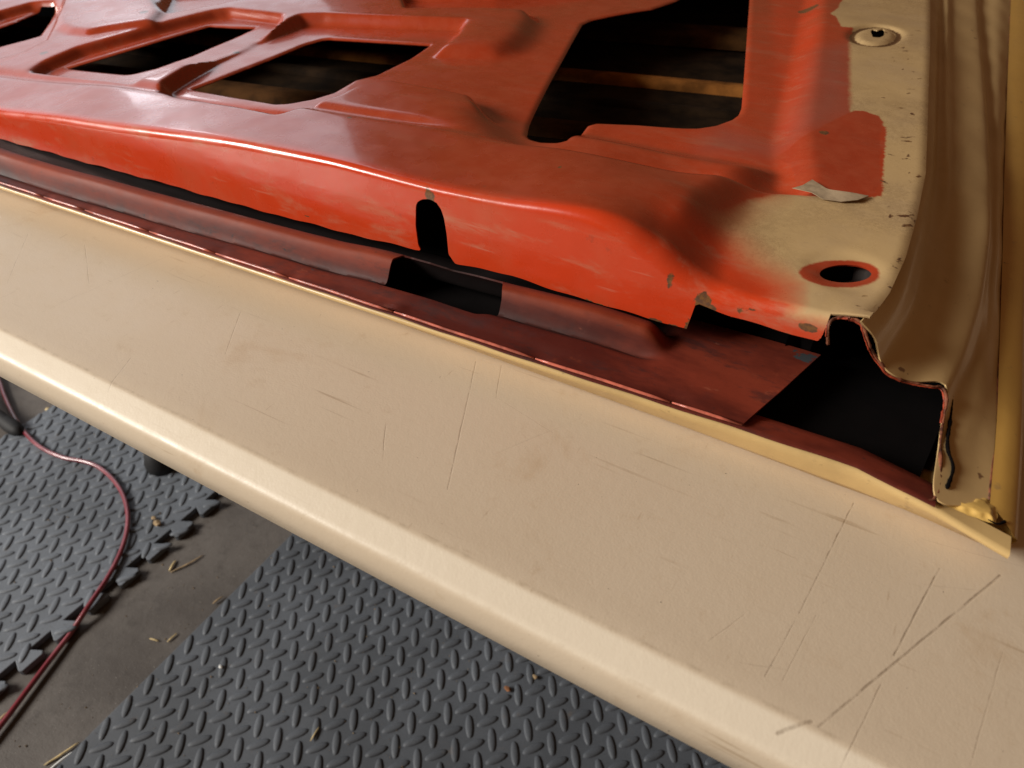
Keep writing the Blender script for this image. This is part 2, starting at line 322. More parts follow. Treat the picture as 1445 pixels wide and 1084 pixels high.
# ---------------------------------------------------------------- folding table
tb = empty('folding_table', 'cream plastic folding table with scratched top carrying the stripped car door', 'table', (-.45, .575, 0))
off = np.array([.45, -.575, 0])
def tlocal(V): return [np.asarray(v)+np.array([.45, -.575, T]) for v in V]
X0, X1, Y0t, Y1t = -1.37, .46, .160, .99
prof = [(0.03, 0), (.0200, 0), (.0188, -.0002), (.0176, -.0007), (.0120, -.0030), (.0060, -.0054), (.0040, -.0063), (.0024, -.0078), (.0012, -.0105), (0, -.0170), (.0004, -.0285), (.0030, -.031), (.03, -.031)]
# rings: rounded rectangle outlines shrunk inward by the profile distance
def rrect(d, n=10, rad=.045):
    P = []; r = max(rad-d, .005)
    for cx_, cy_, a0 in ((X1-d-r, Y0t+d+r, -90), (X1-d-r, Y1t-d-r, 0), (X0+d+r, Y1t-d-r, 90), (X0+d+r, Y0t+d+r, 180)):
        for i in range(n): a = math.radians(a0+90*i/(n-1)); P.append((cx_+r*math.cos(a), cy_+r*math.sin(a)))
    return P
V = []; Fc = []; n = 40
for d, z in prof:
    for (x, y) in rrect(d): V.append((x, y, z))
for k in range(len(prof)-1):
    for i in range(n): j = (i+1) % n; Fc.append((k*n+i, (k+1)*n+i, (k+1)*n+j, k*n+j))
Fc.append(tuple(range(n))); Fc.append(tuple((len(prof)-1)*n+i for i in range(n))[::-1])
o = mesh_obj('tabletop', V, Fc, m_table, tb)   # coordinates stay in the door/table frame so the wear marks sit in place
o.location = (.45, -.575, T)
for X in (-1.085, .20):
    pth = spline([(X, .50, .03), (X, .50, .3), (X, .50, .66), (X, .53, .70), (X, .82, .70), (X, .85, .66), (X, .85, .3), (X, .85, .03)], 50)
    v, f = tube(pth, .0125, 10); l = mesh_obj('leg', v, f, m_leg, tb); l.location = (.45, -.575, 0)
    for Y in (.50, .85):
        v, f = tube([(X, Y, .0135), (X, Y, .03), (X, Y, .06), (X, Y, .065)], [.032, .032, .022, .014], 12); q = mesh_obj('rubber_foot', v, f, m_leg, l)
# ---------------------------------------------------------------- car door
door = empty('car_door', 'stripped red and cream car door shell lying outer face down on the table', 'car door', (-.4, .8, T))
OFF = np.array([.4, -.8, 0.])
def part(name, V, Fc, mat, parent=None, attrs=None, smooth=True):
    o = mesh_obj(name, V, Fc, mat, parent or door, smooth, attrs)
    if parent is None: o.location = OFF
    return o
Y0 = .377
# base height of the inner pressing: thin-plate interpolation of measured heights
ridge_px = [(0, 157), (60, 164), (120, 172), (330, 200), (470, 228), (605, 262), (720, 285), (800, 296), (850, 308), (890, 326), (930, 352), (970, 385), (1000, 403), (1060, 425), (1130, 436), (1170, 445), (1215, 447)]
ridge = np.array([[-1.6, Y0, .012]]+[list(atY(x, y, Y0)) for x, y in ridge_px]+[[.06, Y0, .076]])
CP = [((0, 115), .049), ((150, 122), .066), ((330, 140), .080), ((560, 170), .087), ((700, 195), .089), ((860, 215), .090), ((960, 238), .086), ((1060, 262), .078), ((1130, 278), .074), ((1240, 290), .074), ((0, 0), .058), ((150, 60), .066), ((400, 60), .080), ((500, 0), .085),
      ((700, 80), .086), ((700, 0), .088), ((900, 0), .090), ((1100, 0), .092), ((1240, 50), .090), ((1240, 200), .079), ((1195, 380), .073), ((1050, 200), .080), ((1290, 0), .092), ((1290, 200), .079), ((1270, 300), .074), ((1235, 430), .073), ((1150, 420), .072), ((1110, 350), .073),
      ((900, 280), .0935), ((950, 262), .0915), ((1000, 290), .083), ((850, 250), .0935), ((1040, 330), .0745), ((1010, 380), .070), ((950, 330), .084), ((960, 300), .0885), ((905, 305), .0925), ((1080, 300), .0735), ((-150, 60), .040)]
pts = np.array([at(x, y, z) for (x, y), z in CP]+list(ridge[1:-1:1])+[[-1.6, .45, .02], [-1.6, 1.2, .05], [.1, 1.6, .10], [-.6, 1.7, .10]])
def U_(r2): return .5*r2*np.log(r2+1e-12)
_rp = np.array([at(x, y, z)[:2] for x, y, z in [(962, 470, .06), (978, 390, .078), (985, 330, .082), (1010, 290, .082), (1040, 262, .080), (1070, 240, .075)]])
_rp = np.vstack([_rp, [[_rp[-1, 0], _rp[-1, 1]+.01], [-.5, .545], [-.5, .30], [_rp[0, 0], .30]]])
def praise(xy): xy = np.atleast_2d(xy)[:, :2]; return .015*sst((xy[:, 0]+.45)/.25)*sst(.5+sdf(xy, _rp)/.042)
pts[:, 2] -= praise(pts)
nP = len(pts); K = U_(((pts[:, None, :2]-pts[None, :, :2])**2).sum(-1)); Pm = np.c_[np.ones(nP), pts[:, :2]]
M_ = np.block([[K+1e-5*np.eye(nP), Pm], [Pm.T, np.zeros((3, 3))]]); Wt = np.linalg.solve(M_, np.r_[pts[:, 2], 0, 0, 0])
def zb(xy):
    xy = np.atleast_2d(xy)[:, :2]; out = np.zeros(len(xy))
    for s0 in range(0, len(xy), 20000):
        q = xy[s0:s0+20000]; out[s0:s0+20000] = U_(((q[:, None]-pts[None, :, :2])**2).sum(-1))@Wt[:nP]+Wt[nP]+q@Wt[nP+1:]+praise(q)
    return out
def on(x, y, dz=0.):           # pixel -> pressing surface
    z = .08
    for _ in range(40): p = at(x, y, z); z = .5*z+.5*(float(zb(p)[0])+dz)
    return at(x, y, z)
def poly(px, dz=0.): return np.array([on(x, y, dz)[:2] for x, y in px])
LOW = -.013
# low (recessed) areas
lowA = poly([(455, 19), (560, 23), (655, 27), (643, 45), (618, 63), (700, 64), (722, 58), (741, 42), (752, 20), (742, 9), (575, 9), (566, -14), (700, -14), (900, -30), (1160, -60), (1150, 0), (1135, 90), (1118, 180), (1128, 262), (1000, 236), (860, 214), (738, 197), (724, 188), (706, 172), (686, 150), (668, 131), (600, 118), (548, 110), (500, 118), (470, 132), (415, 150), (392, 158), (250, 133), (228, 124), (232, 113), (300, 74), (400, 30), (425, 20)], 0)
low1 = poly([(45, 98), (62, 87), (110, 66), (180, 46), (240, 29), (300, 15), (322, 12), (396, 20), (396, 27), (362, 47), (270, 86), (190, 112), (100, 104)], 0)
low0 = poly([(-60, 60), (-40, 30), (0, 15), (45, 3), (74, 1), (86, 10), (62, 55), (30, 72), (-30, 88)], 0)
lowD = poly([(238, 17), (226, 8), (240, -18), (400, -30), (345, -4), (292, 7)], 0)
pad0 = poly([(97, -10), (82, 30), (86, 41), (100, 47), (125, 49), (150, 44), (215, 34), (228, 20), (205, -20)], 0)
open3 = poly([(818, 40), (822, 33), (835, 27), (860, 22), (920, 12), (955, 0), (990, -20), (1062, -45), (1058, 0), (1047, 150), (1043, 160), (1034, 167), (1010, 176), (985, 180), (965, 180), (935, 178), (900, 175), (842, 172), (830, 175), (810, 188), (800, 192), (788, 194), (765, 192), (750, 188), (744, 182), (747, 172), (760, 146), (790, 90)], LOW)
open2 = poly([(455, 55), (465, 54), (530, 58), (607, 63), (578, 82), (530, 106), (500, 113), (470, 130), (440, 139), (408, 145), (390, 146), (330, 136), (270, 125), (300, 114), (370, 86), (430, 62)], LOW)
open1 = poly([(95, 98), (160, 78), (210, 63), (296, 38), (330, 40), (361, 41), (330, 56), (270, 82), (220, 99), (190, 106), (180, 107), (130, 102)], LOW)
open0 = poly([(-60, 92), (-60, 60), (-30, 50), (20, 33), (40, 24), (60, 16), (80, 15), (70, 34), (57, 53), (40, 58), (0, 68)], LOW)
hole2 = poly([(1195+37*math.cos(t), 381+12.5*math.sin(t)) for t in np.linspace(0, 2*math.pi, 25)[:-1]])
dimp1_c = poly([(1236, 50)])[0]
ring1 = poly([(1236+33*math.cos(t), 50+13*math.sin(t)) for t in np.linspace(0, 2*math.pi, 25)[:-1]])
hole1 = poly([(1227, 49), (1230, 46), (1237, 48), (1244, 45), (1247, 48), (1246, 55), (1240, 58), (1230, 57)], -.003)
cream = poly([(1188, -60), (1188, 0), (1182, 12), (1172, 20), (1180, 24), (1188, 38), (1205, 39), (1203, 48), (1199, 60), (1200, 160), (1222, 157), (1250, 180), (1246, 276), (1180, 280), (1120, 268), (1060, 285), (1030, 320), (1070, 370), (1128, 400), (1128, 470), (1500, 470), (1500, -60)])
redpatch = poly([(1130, 262), (1120, 220), (1100, 202), (1150, 184), (1180, 168), (1205, 156), (1218, 156), (1240, 164), (1246, 172), (1242, 195), (1245, 215), (1241, 228), (1243, 255), (1236, 270), (1226, 277), (1180, 268), (1150, 262)])
mistp = poly([(1158, 70), (1200, 60), (1205, 160), (1160, 178), (1090, 195), (1000, 190), (1020, 160), (1110, 190), (1145, 120)])
slot1 = np.array([[*atY(x, y, Y0)[[0, 2]]] for x, y in [(587, 290), (590, 284), (597, 281), (606, 281), (616, 286), (623, 296), (627, 308), (631, 330), (634, 358), (646, 375), (646, 400), (590, 400), (598, 358), (591, 345), (587, 318)]])
# front boundary of the flange (X, Z)
bot_px = [(0, 197), (60, 213), (120, 230), (230, 259), (330, 288), (470, 325), (600, 357), (645, 373), (720, 390), (850, 432), (969, 466), (970, 447), (974, 436), (984, 431), (1000, 437), (1030, 449), (1060, 458), (1110, 472), (1166, 487), (1169, 470), (1172, 456), (1180, 448), (1192, 446), (1205, 450)]
bot = np.array([[*atY(x, y, Y0-.002)[[0, 2]]] for x, y in bot_px])
# right roll-off curve C0
c0_px = [(1314, -60), (1312, 0), (1310, 120), (1306, 240), (1294, 300), (1277, 360), (1255, 408), (1222, 449)]
C0 = np.array([on(x, y) for x, y in c0_px])
def xlim(Y): return np.interp(Y, C0[::-1, 1], C0[::-1, 0])
padc = on(697, 172)[:2]
def height(xy):
    h = zb(xy); wv = .0045+.004*sst((xy[:, 0]+.56)/.12)+.008*sst((xy[:, 0]+.27)/.12)
    dA = sdf(xy, lowA); g_ = np.exp(-(((xy[:, 0]-padc[0])/.05)**2+((xy[:, 1]-padc[1])/.045)**2)); h = h+(LOW-.009*g_)*sst(.5+dA/(2*wv))
    # the valley right behind the belt shelf
    for L in (low1, low0, lowD): h = h+LOW*.85*sst(.5+sdf(xy, L)/.009)
    h = h+.006*sst(.5+sdf(xy, pad0)/.012)
    shelf = poly_shelf; d = np.abs(np.interp(xy[:, 0], shelf[:, 0], shelf[:, 1])+.006-xy[:, 1]); h = h-.0045*np.exp(-(d/.007)**2)*sst((xy[:, 0]+1.3)/.2)*sst((-.02-xy[:, 0])/.06)
    r = np.hypot(*(xy-hole2.mean(0)).T); h = h-.0014*sst(1-(r-.017)/.012)
    e = sdf(xy, ring1); h = h-.004*np.exp(-((e)/.0045)**2)
    # gentle oil-canning
    h = h+.0006*np.sin(xy[:, 0]*21+2*np.sin(xy[:, 1]*13))*np.sin(xy[:, 1]*17+1)
    return h
poly_shelf = poly([(-100, 95), (0, 105), (150, 118), (330, 138), (450, 152), (560, 168), (700, 190), (830, 208), (960, 232), (1060, 255), (1130, 270)]); poly_shelf = poly_shelf[np.argsort(poly_shelf[:, 0])]
xs = np.r_[np.arange(-1.55, -.75, .0034), np.arange(-.75, .062, .0023)]
vv = np.r_[np.arange(0, .62, .0026), np.arange(.62, 1.35, .0046)]
R_F = .005+.009*np.exp(-((xs+.105)/.055)**2)+.003*sst((-.3-xs)/.3)      # fillet radius along the ridge
zr = np.interp(xs, ridge[:, 0], ridge[:, 2]); k = np.ones(7)/7; zr = np.convolve(np.pad(zr, 3, 'edge'), k, 'valid')
fl = np.linspace(0, 1, 40)      # flange rows from bottom to the fillet
rows = []; 
nfil = 7
NV = len(fl)+nfil+len(vv)
VX = np.zeros((len(xs), NV, 3))
VX[:, :, 0] = xs[:, None]
xy0 = np.stack([xs, Y0+R_F], 1); ztop = height(xy0)
zbm = -.01
for j, t in enumerate(fl):
    z = zbm+(ztop-R_F-zbm)*t; VX[:, j, 1] = Y0-.002*(1-t); VX[:, j, 2] = z
for j in range(nfil):
    a = math.pi/2*(j+1)/nfil; VX[:, len(fl)+j, 1] = Y0+R_F*(1-math.cos(a)); VX[:, len(fl)+j, 2] = ztop-R_F+R_F*math.sin(a)
for j, v in enumerate(vv):
    yy = Y0+R_F+.0015+v; q = np.stack([xs, yy], 1); VX[:, len(fl)+nfil+j, 1] = yy; VX[:, len(fl)+nfil+j, 2] = height(q)
j0 = len(fl)+nfil; Zt = VX[:, j0:, 2].copy(); Xg = VX[:, j0:, 0]; Yg = VX[:, j0:, 1]
def gblur(Z, sx, sy):
    for ax_, sg in ((0, sx), (1, sy)):
        n_ = int(3*sg); kk = np.exp(-.5*(np.arange(-n_, n_+1)/sg)**2); kk /= kk.sum(); Zp = np.pad(Z, [(n_, n_) if a_ == ax_ else (0, 0) for a_ in (0, 1)], 'edge')
        Z = sum(w_*(Zp[i_:i_+Z.shape[0]] if ax_ == 0 else Zp[:, i_:i_+Z.shape[1]]) for i_, w_ in enumerate(kk))
    return Z
tc = on(748, 40)[:2]
Zc_ = gblur(Zt, 9, 5.5); mp_ = np.exp(-(((Xg-padc[0])/.060)**2+((Yg-padc[1]-.004)/.042)**2)**2)
mk = np.clip(np.exp(-(((Xg-tc[0])/.085)**2+((Yg-tc[1])/.12)**2)**2), 0, 1)
Zb_ = gblur(Zt, 4.5, 3.2); Zs_ = gblur(Zt, 1.0, .8); VX[:, j0:, 2] = np.where(np.arange(len(vv))[None, :] < 4, Zt, (Zs_*(1-mk)+Zb_*mk)*(1-mp_)+Zc_*mp_)
V = VX.reshape(-1, 3); isf = np.zeros((len(xs), NV), bool); isf[:, :len(fl)+nfil-2] = True; isf = isf.ravel()
XY = V[:, :2]; XZ = V[:, [0, 2]]
s = np.full(len(V), .02)
for o_ in (open3, open2, open1, open0, hole2, hole1):
    d = -sdf(XY, o_); s = np.minimum(s, np.where(isf, .02, d))
s = np.minimum(s, xlim(V[:, 1])+.001-V[:, 0])
fb = np.interp(V[:, 0], bot[:, 0], bot[:, 1]); ms = (np.sin(V[:, 0]*160)+np.sin(V[:, 0]*71+2))*.00035
s = np.where(isf, np.minimum(s, V[:, 2]-fb+ms), s)
s = np.where(isf, np.minimum(s, -sdf(XZ, slot1)), s)
sel = isf & (V[:, 0] > -.0105); s[sel] = np.minimum(s[sel], -.0105-V[sel, 0]+.0)
nt = (~isf) & (V[:, 0] > -.011) & (V[:, 1] < Y0+.03)
ntp = poly([(1169, 470), (1171, 456), (1180, 448), (1192, 445), (1206, 449), (1222, 449), (1222, 520), (1169, 520)]); s = np.where(~isf, np.minimum(s, -sdf(XY, ntp)), s)
# paint attributes
cd = sdf(XY, cream); soft = np.full(len(V), .0012)
px_soft = poly([(960, 285), (1115, 276), (1160, 300), (1150, 360), (1135, 385), (1135, 445), (1020, 430)]); ds = sdf(XY, px_soft); soft = soft+.022*sst(.5+ds/.03)
mp2 = poly([(1188, 60), (1212, 60), (1212, 150), (1188, 150)]); soft = soft+.003*sst(.5+sdf(XY, mp2)/.03)
# flange: cream fades down into red, hard edge at its left end
flc = np.minimum((V[:, 2]-.0655)*1., (V[:, 0]+.0285)*.6); cd = np.where(isf, flc, cd); soft = np.where(isf, .006, soft)
redd = sdf(XY, redpatch); redd = np.where(isf, -.05, redd)
ring2 = poly([(1186+57*math.cos(t), 383+20*math.sin(t)) for t in np.linspace(0, 2*math.pi, 25)[:-1]]); redd = np.maximum(redd, np.where(isf, -1, sdf(XY, ring2)))
mist = sst(.5+sdf(XY, mistp)/.06)*(~isf)
def disc(P2, c, r, sq=1.): return r-np.hypot((P2[:, 0]-c[0]), (P2[:, 1]-c[1])*sq)
chip = np.full(len(V), -.05)
for (x, y, r_, sq) in [(607, 278, .0034, .8), (603, 270, .0022, .7), (600, 264, .0012, 1), (992, 427, .0055, .8), (1003, 437, .004, 1), (975, 462, .004, .6), (830, 424, .004, 2.2), (845, 430, .005, 3), (866, 436, .004, 3), (925, 452, .005, 3), (950, 460, .004, 2.5), (1044, 438, .0022, 1), (1061, 437, .0018, 2), (1140, 462, .006, 2.2), (1110, 472, .004, 3), (945, 397, .0012, .3), (412, 297, .004, 4), (435, 305, .004, 5), (1172, 465, .0025, .3)]:
    c_ = atY(x, y, Y0)[[0, 2]]; d = disc(XZ, c_, r_, sq); chip = np.where(isf, np.maximum(chip, d), chip)
for (x, y, r_) in [(612, 252, .0018), (790, 237, .0016), (1143, 2, .012), (684, 262, .0014), (493, 166, .003), (1163, 187, .004)]:
    c_ = on(x, y)[:2]; chip = np.where(~isf, np.maximum(chip, disc(XY, c_, r_)), chip)
rc = np.random.default_rng(3)
for _ in range(75):
    t = rc.random(); y = 15+430*t; x = 1285-8*t-34*max(0, t-.62)/.38+rc.normal(0, 14); r_ = rc.uniform(.0004, .0017); c_ = at(x, y, .075+.014*max(0, 1-t*2.2))[:2]; q = XY-c_; a_ = rc.uniform(0, 3.14)
    u_ = q[:, 0]*math.cos(a_)+q[:, 1]*math.sin(a_); v_ = -q[:, 0]*math.sin(a_)+q[:, 1]*math.cos(a_); chip = np.where(~isf, np.maximum(chip, r_-np.hypot(u_*.45, v_*1.2)), chip)
darkd = np.full(len(V), -.05); e = sdf(XY, ring1); darkd = np.where(isf, darkd, .0028-np.abs(e))
for (x, y, r_) in [(62, 75, .005), (205, 24, .006), (330, 60, .004)]: darkd = np.maximum(darkd, np.where(isf, -1, disc(XY, on(x, y)[:2], r_)))
streak = poly([(1092, -20), (1104, 180), (1122, 180), (1150, 80), (1165, -20)])
tdust = sst((V[:, 1]-Y0-.004)/.010)*(~isf)*(1-.85*sst((V[:, 0]+.15)/.05)*sst((.47-V[:, 1])/.06))*(1-.35*sst((V[:, 0]+.30)/.16)*sst((V[:, 1]-.50)/.1))*(1-.9*sst(.5+sdf(XY, streak)/.02))
V2, F2, A2, rim = clip(V, grid_faces(len(xs), NV), s, dict(top_dust=tdust, cream_d=cd, soft=soft, red_d=redd, mist=mist, chip_d=chip, dark_d=darkd))
top2 = V2[:, 1] > Y0+.012; q2 = V2[:, :2]
for o_ in (open3, open2, open1, open0, hole2):
    d = -sdf(q2, o_); V2[:, 2] -= np.where(top2 & (d < .005), (.0008 if o_ is hole2 else .0018)*(1-np.clip(d, 0, .005)/.005)**2, 0)
d = xlim(V2[:, 1])+.001-V2[:, 0]; V2[:, 2] -= np.where(top2 & (d < .007), .0016*(1-np.clip(d, 0, .007)/.007)**2, 0)
panel = part('inner_panel', V2, F2, m_panel, attrs=A2); solidify(panel, .0011)
# ---- shut face on the right: stepped rebate running away from the viewer
def crv(px, zs, n=90):
    P = [at(x, y, z) for (x, y), z in zip(px, zs)]; return spline(P, n)
def zz(lo, hi, n): return list(np.linspace(hi, lo, n))
c0n = C0[:, :].copy(); c0n[:, 2] = height(c0n[:, :2])-.0022; c0n[:, 0] -= .0015
far = .092
curves = [spline(c0n, 90),
          crv([(1323, -60), (1321, 0), (1319, 120), (1315, 240), (1303, 305), (1288, 370), (1268, 425), (1236, 478)], [.088, .0845, .0755, .070, .0665, .066, .065, .063]),
          crv([(1330, -60), (1328, 0), (1326, 120), (1322, 240), (1313, 320), (1299, 390), (1280, 450), (1244, 512)], [.082, .0775, .068, .0605, .0555, .053, .052, .049]),
          crv([(1340, -60), (1337, 0), (1337, 120), (1338, 230), (1330, 320), (1318, 400), (1300, 470), (1262, 530)], [.0845, .0800, .070, .0615, .051, .048, .046, .043]),
          crv([(1350, -60), (1346, 0), (1347, 120), (1347, 240), (1345, 330), (1335, 420), (1318, 490), (1290, 539)], [.080, .0750, .0645, .057, .048, .044, .041, .038]),
          crv([(1377, -60), (1376, 0), (1384, 100), (1391, 200), (1394, 300), (1386, 380), (1368, 460), (1336, 544)], [.077, .071, .062, .055, .048, .043, .040, .036]),
          crv([(1383, -60), (1383, 0), (1390, 100), (1397, 200), (1399, 300), (1394, 400), (1375, 500), (1327, 618)], [.070, .064, .0545, .0465, .039, .0345, .031, .026]),
          crv([(1412, -60), (1408, 0), (1408, 120), (1409, 230), (1407, 340), (1400, 440), (1385, 560), (1322, 704)], [.070, .063, .052, .043, .035, .029, .024, .0205]),
          crv([(1428, -60), (1426, 0), (1421, 120), (1417, 240), (1414, 360), (1410, 480), (1406, 590), (1396, 712)], [.066, .058, .046, .036, .028, .022, .018, .0165])]
G = np.stack(curves, 0); nu, nvv = G.shape[:2]
# refine across with a spline so the steps stay soft
Gf = []
for j in range(nvv): 
    c_ = G[:, j]; Gf.append(spline(c_, 60))
Gf = np.stack(Gf, 1); Gf[:, :, 2] += .0004*np.sin(Gf[:, :, 1]*60)*np.sin(np.arange(60)[:, None]*.3)
sh = part('shut_face', Gf.reshape(-1, 3), grid_faces(60, nvv), m_shut); solidify(sh, .0010)
me = sh.data; me.flip_normals() if me.polygons[0].normal.z < 0 else None
# rim of the outer skin folded over on the right, with a dark seam beside it
seam = curves[-1].copy(); seam[:, 2] -= .0008
v, f = tube(seam, .0011, 6); part('seam_line', v, f, m_rust)
rimo = crv([(1462, -60), (1458, 0), (1452, 120), (1448, 240), (1445, 360), (1442, 480), (1440, 600), (1431, 757)], [.066, .057, .045, .035, .026, .020, .016, .0145])
rimi = curves[-1].copy(); rimi[:, 2] += .0008; mid = (rimi+rimo)/2; mid[:, 2] += .0008
edge = rimo+np.array([.0022, 0, -.003]); und = rimo.copy(); und[:, 0] -= .004; und[:, 2] -= .011; und2 = und.copy(); und2[:, 0] -= .012; und2[:, 2] = .003+.25*(und2[:, 2]-.003).clip(0)
Gr = np.stack([rimi, mid, rimo, edge, und, und2], 0); Gr = np.stack([spline(Gr[:, j], 20) for j in range(90)], 1)
part('rim_flange', Gr.reshape(-1, 3), grid_faces(20, 90), m_rim)
# ---- outer skin: visible strip below the hem, then the inside seen through the openings
xs2 = np.linspace(-1.5, .1045, 150); hy = np.interp(xs2, [-1.5, -.75, -.6, -.355, -.157, -.03, .03, .066, .103], [.296, .301, .305, .311, .316, .3205, .322, .3135, .302])
hz = np.interp(xs2, [-1.5, .0, .07, .1065], [.0195, .0195, .0195, .0165])
cy = np.interp(xs2, [-1.5, -.63, -.368, -.028, .109], [.335, .335, .3325, .3245, .3215])
Vs = []
for i, x in enumerate(xs2):
    q = sst(np.array((x-.07)/.035)); yy0 = hy[i]
    q3 = float(np.clip((x-.094)/.0105, 0, 1))**2
    Vs += [(x, yy0+.012, hz[i]-.003+.003*q), (x, yy0+.003, hz[i]-.0012+.001*q), (x, yy0-.0002, hz[i]-.0008), (x, yy0-.0014+.001*q, hz[i]-.0035), (x, yy0*.7+cy[i]*.3-.0012, hz[i]*.62+.002*q3), (x, yy0*.35+cy[i]*.65-.001, hz[i]*.25+.0045*q3), (x, cy[i], .0016+.007*q3), (x, cy[i]+.02, .0008), (x, cy[i]+.06, .0012)]
part('outer_skin', Vs, grid_faces(150, 9), m_skin)
# inner side of the skin, rising to the far side
gx = np.linspace(-1.55, .085, 60); gy = np.linspace(.36, 1.7, 60); Vi = [(x, y, .003+.030*max(0, y-.6)**1.3+.004*math.sin(y*9)) for x in gx for y in gy]
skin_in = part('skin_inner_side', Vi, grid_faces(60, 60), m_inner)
def rib(name, Yl, Yr, wd, ht, mat, ysag=.0):
    n = 50; X = np.linspace(-1.5, .06, n); V = []; pr = [(-.5, 0), (-.42, .7), (-.25, 1), (.25, 1), (.42, .7), (.5, 0)]
    for i, x in enumerate(X):
        t = (x+1.5)/1.56; y = Yl*(1-t)+Yr*t+ysag*math.sin(t*9); z = .003+.030*max(0, y-.6)**1.3
        for a, b in pr: V.append((x, y+a*wd, z+b*ht))
    o_ = part(name, V, grid_faces(n, 6), mat, skin_in); return o_
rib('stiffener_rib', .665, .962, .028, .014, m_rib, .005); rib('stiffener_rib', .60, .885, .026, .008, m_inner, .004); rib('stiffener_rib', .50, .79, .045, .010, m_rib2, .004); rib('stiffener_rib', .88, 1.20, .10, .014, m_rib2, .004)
# added black sheet behind the belt opening, keeps light out of the cavity
Vb = []; xb = np.linspace(-1.5, -.015, 60)
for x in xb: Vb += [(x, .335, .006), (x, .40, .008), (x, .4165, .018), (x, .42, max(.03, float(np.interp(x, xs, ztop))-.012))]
part('cavity_shade_sheet', Vb, grid_faces(60, 4), m_black)
Ln = Gf[:, ::3].copy(); Ln[:, :, 2] -= .0045; Ln[:, :, 0] -= .002; Ln[:, -1, 1] += .004; part('cavity_shade_lining', Ln.reshape(-1, 3), grid_faces(60, Ln.shape[1]), m_black)  # added black shell so the cavity under the shut face stays dark
part('cavity_shade_end', [(-.03, .40, .004), (-.03, .43, .070), (.0, .46, .004), (.0, .46, .068), (.075, .47, .004), (.05, .47, .03)], [(0, 2, 3, 1), (2, 4, 5, 3)], m_black)  # added black wall closing the cavity end against light
part('cavity_shade_floor', [(-.25, .345, .0065), (.062, .340, .0055), (.078, .47, .0055), (-.25, .47, .0065)], [(0, 1, 2, 3)], m_black)  # added black sheet standing in for shade on the cavity floor
cw = np.array([at(1240, 512, .048), at(1262, 530, .042), at(1290, 539, .037), at(1336, 545, .035), at(1327, 618, .025), at(1322, 704, .019)])
# ---- belt reinforcement
xr = np.arange(-1.5, .012, .0028); yr = np.arange(0, .0905, .0016)
GX, GY = np.meshgrid(xr, yr, indexing='ij'); GX = GX.ravel(); front = np.interp(GX, [-1.5, -.75, -.6, -.355, -.157, -.03, .05], [.2965, .3015, .3055, .3115, .3165, .321, .3225]); GY = GY.ravel()+front
yc = np.interp(GX, [-1.5, -.66, -.435, -.186, -.09], [.304, .318, .332, .349, .356])
amp = sst((-.092-GX)/.02)*.0125
dent = sum(a*np.exp(-(((GX-cx_)/wx)**2+((GY-cy_)/.006)**2)) for cx_, cy_, wx, a in [(-.655, .306, .006, .0012), (-.60, .307, .006, .0012), (-.52, .31, .006, .0014), (-.445, .312, .006, .0012), (-.37, .314, .006, .0012), (-.275, .318, .007, -.0018), (-.165, .320, .009, .0016), (-.075, .325, .013, .0015)])
zr_ = .0222+amp*(sst((GY-yc-.001)/.0105))-amp*1.7*sst((GY-yc-.0175)/.014)**1.3-.0042*(amp/.0125)*np.exp(-((GY-yc-.0005)/.0042)**2)+.0006*np.sin(GX*33)*np.sin(GY*90)-dent
zr_ += .0022*sst((GY-front-.008)/.01)*sst((-.10-GX)/.05)*sst((GX+.36)/.05)
zr_ -= .010*sst(1-(GY-front)/.0)*0
hol = np.array([at(x, y, z)[:2] for x, y, z in [(530, 399, .024), (538, 392, .027), (545, 378, .033), (556, 366, .036), (570, 362, .036), (640, 380, .034), (710, 402, .034), (708, 418, .033), (703, 430, .029), (697, 439, .026), (688, 444, .024), (672, 445, .024), (655, 440, .024), (600, 421, .024), (545, 404, .024)]])
sR = -sdf(np.stack([GX, GY], 1), hol)
pa, pb = at(1140, 515, .024)[:2], at(1040, 607, .022)[:2]; e = pb-pa; nrm = np.array([-e[1], e[0]])/np.hypot(*e); dd = (np.stack([GX, GY], 1)-pa)@nrm
if ((np.array([-.3, .35])-pa)@nrm) < 0: dd = -dd
sR = np.minimum(sR, dd)
aa = amp/.0125
Vr, Fr, Ar, _ = clip(np.stack([GX, GY, zr_], 1), grid_faces(len(xr), len(yr)), sR, dict(groove_shade=aa*np.exp(-((GY-yc-.0005)/.0042)**2), line=aa*np.exp(-((GY-yc+.0012)/.0011)**2), lit_crest=aa*sst((GY-yc-.006)/.003)*sst((yc+.019-GY)/.006), under=sst((GY-yc-.017)/.006)*np.clip(aa+.0, 0, 1)))
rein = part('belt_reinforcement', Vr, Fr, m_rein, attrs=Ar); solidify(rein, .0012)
# folded lip in short lengths with small nicks between
nx_ = [-1.5, -1.2, -1.0, -.85, -.735, -.655, -.60, -.52, -.445, -.37, -.275, -.165, -.075, -.0325]
for a, b in zip(nx_[:-1], nx_[1:]):
    X = np.linspace(a+.0006, b-.0006, max(4, int((b-a)/.01))); fy = np.interp(X, [-1.5, -.75, -.6, -.355, -.157, -.03, .05], [.2965, .3015, .3055, .3115, .3165, .321, .3225])
    wob = .0002*np.sin(X*90); rr = np.full(len(X), .0010); rr[0] = rr[-1] = .0005
    v, f = tube(np.stack([X, fy-.0003+wob, np.full(len(X), .0225)], 1), rr, 7); part('folded_lip', v, f, m_lip, rein)
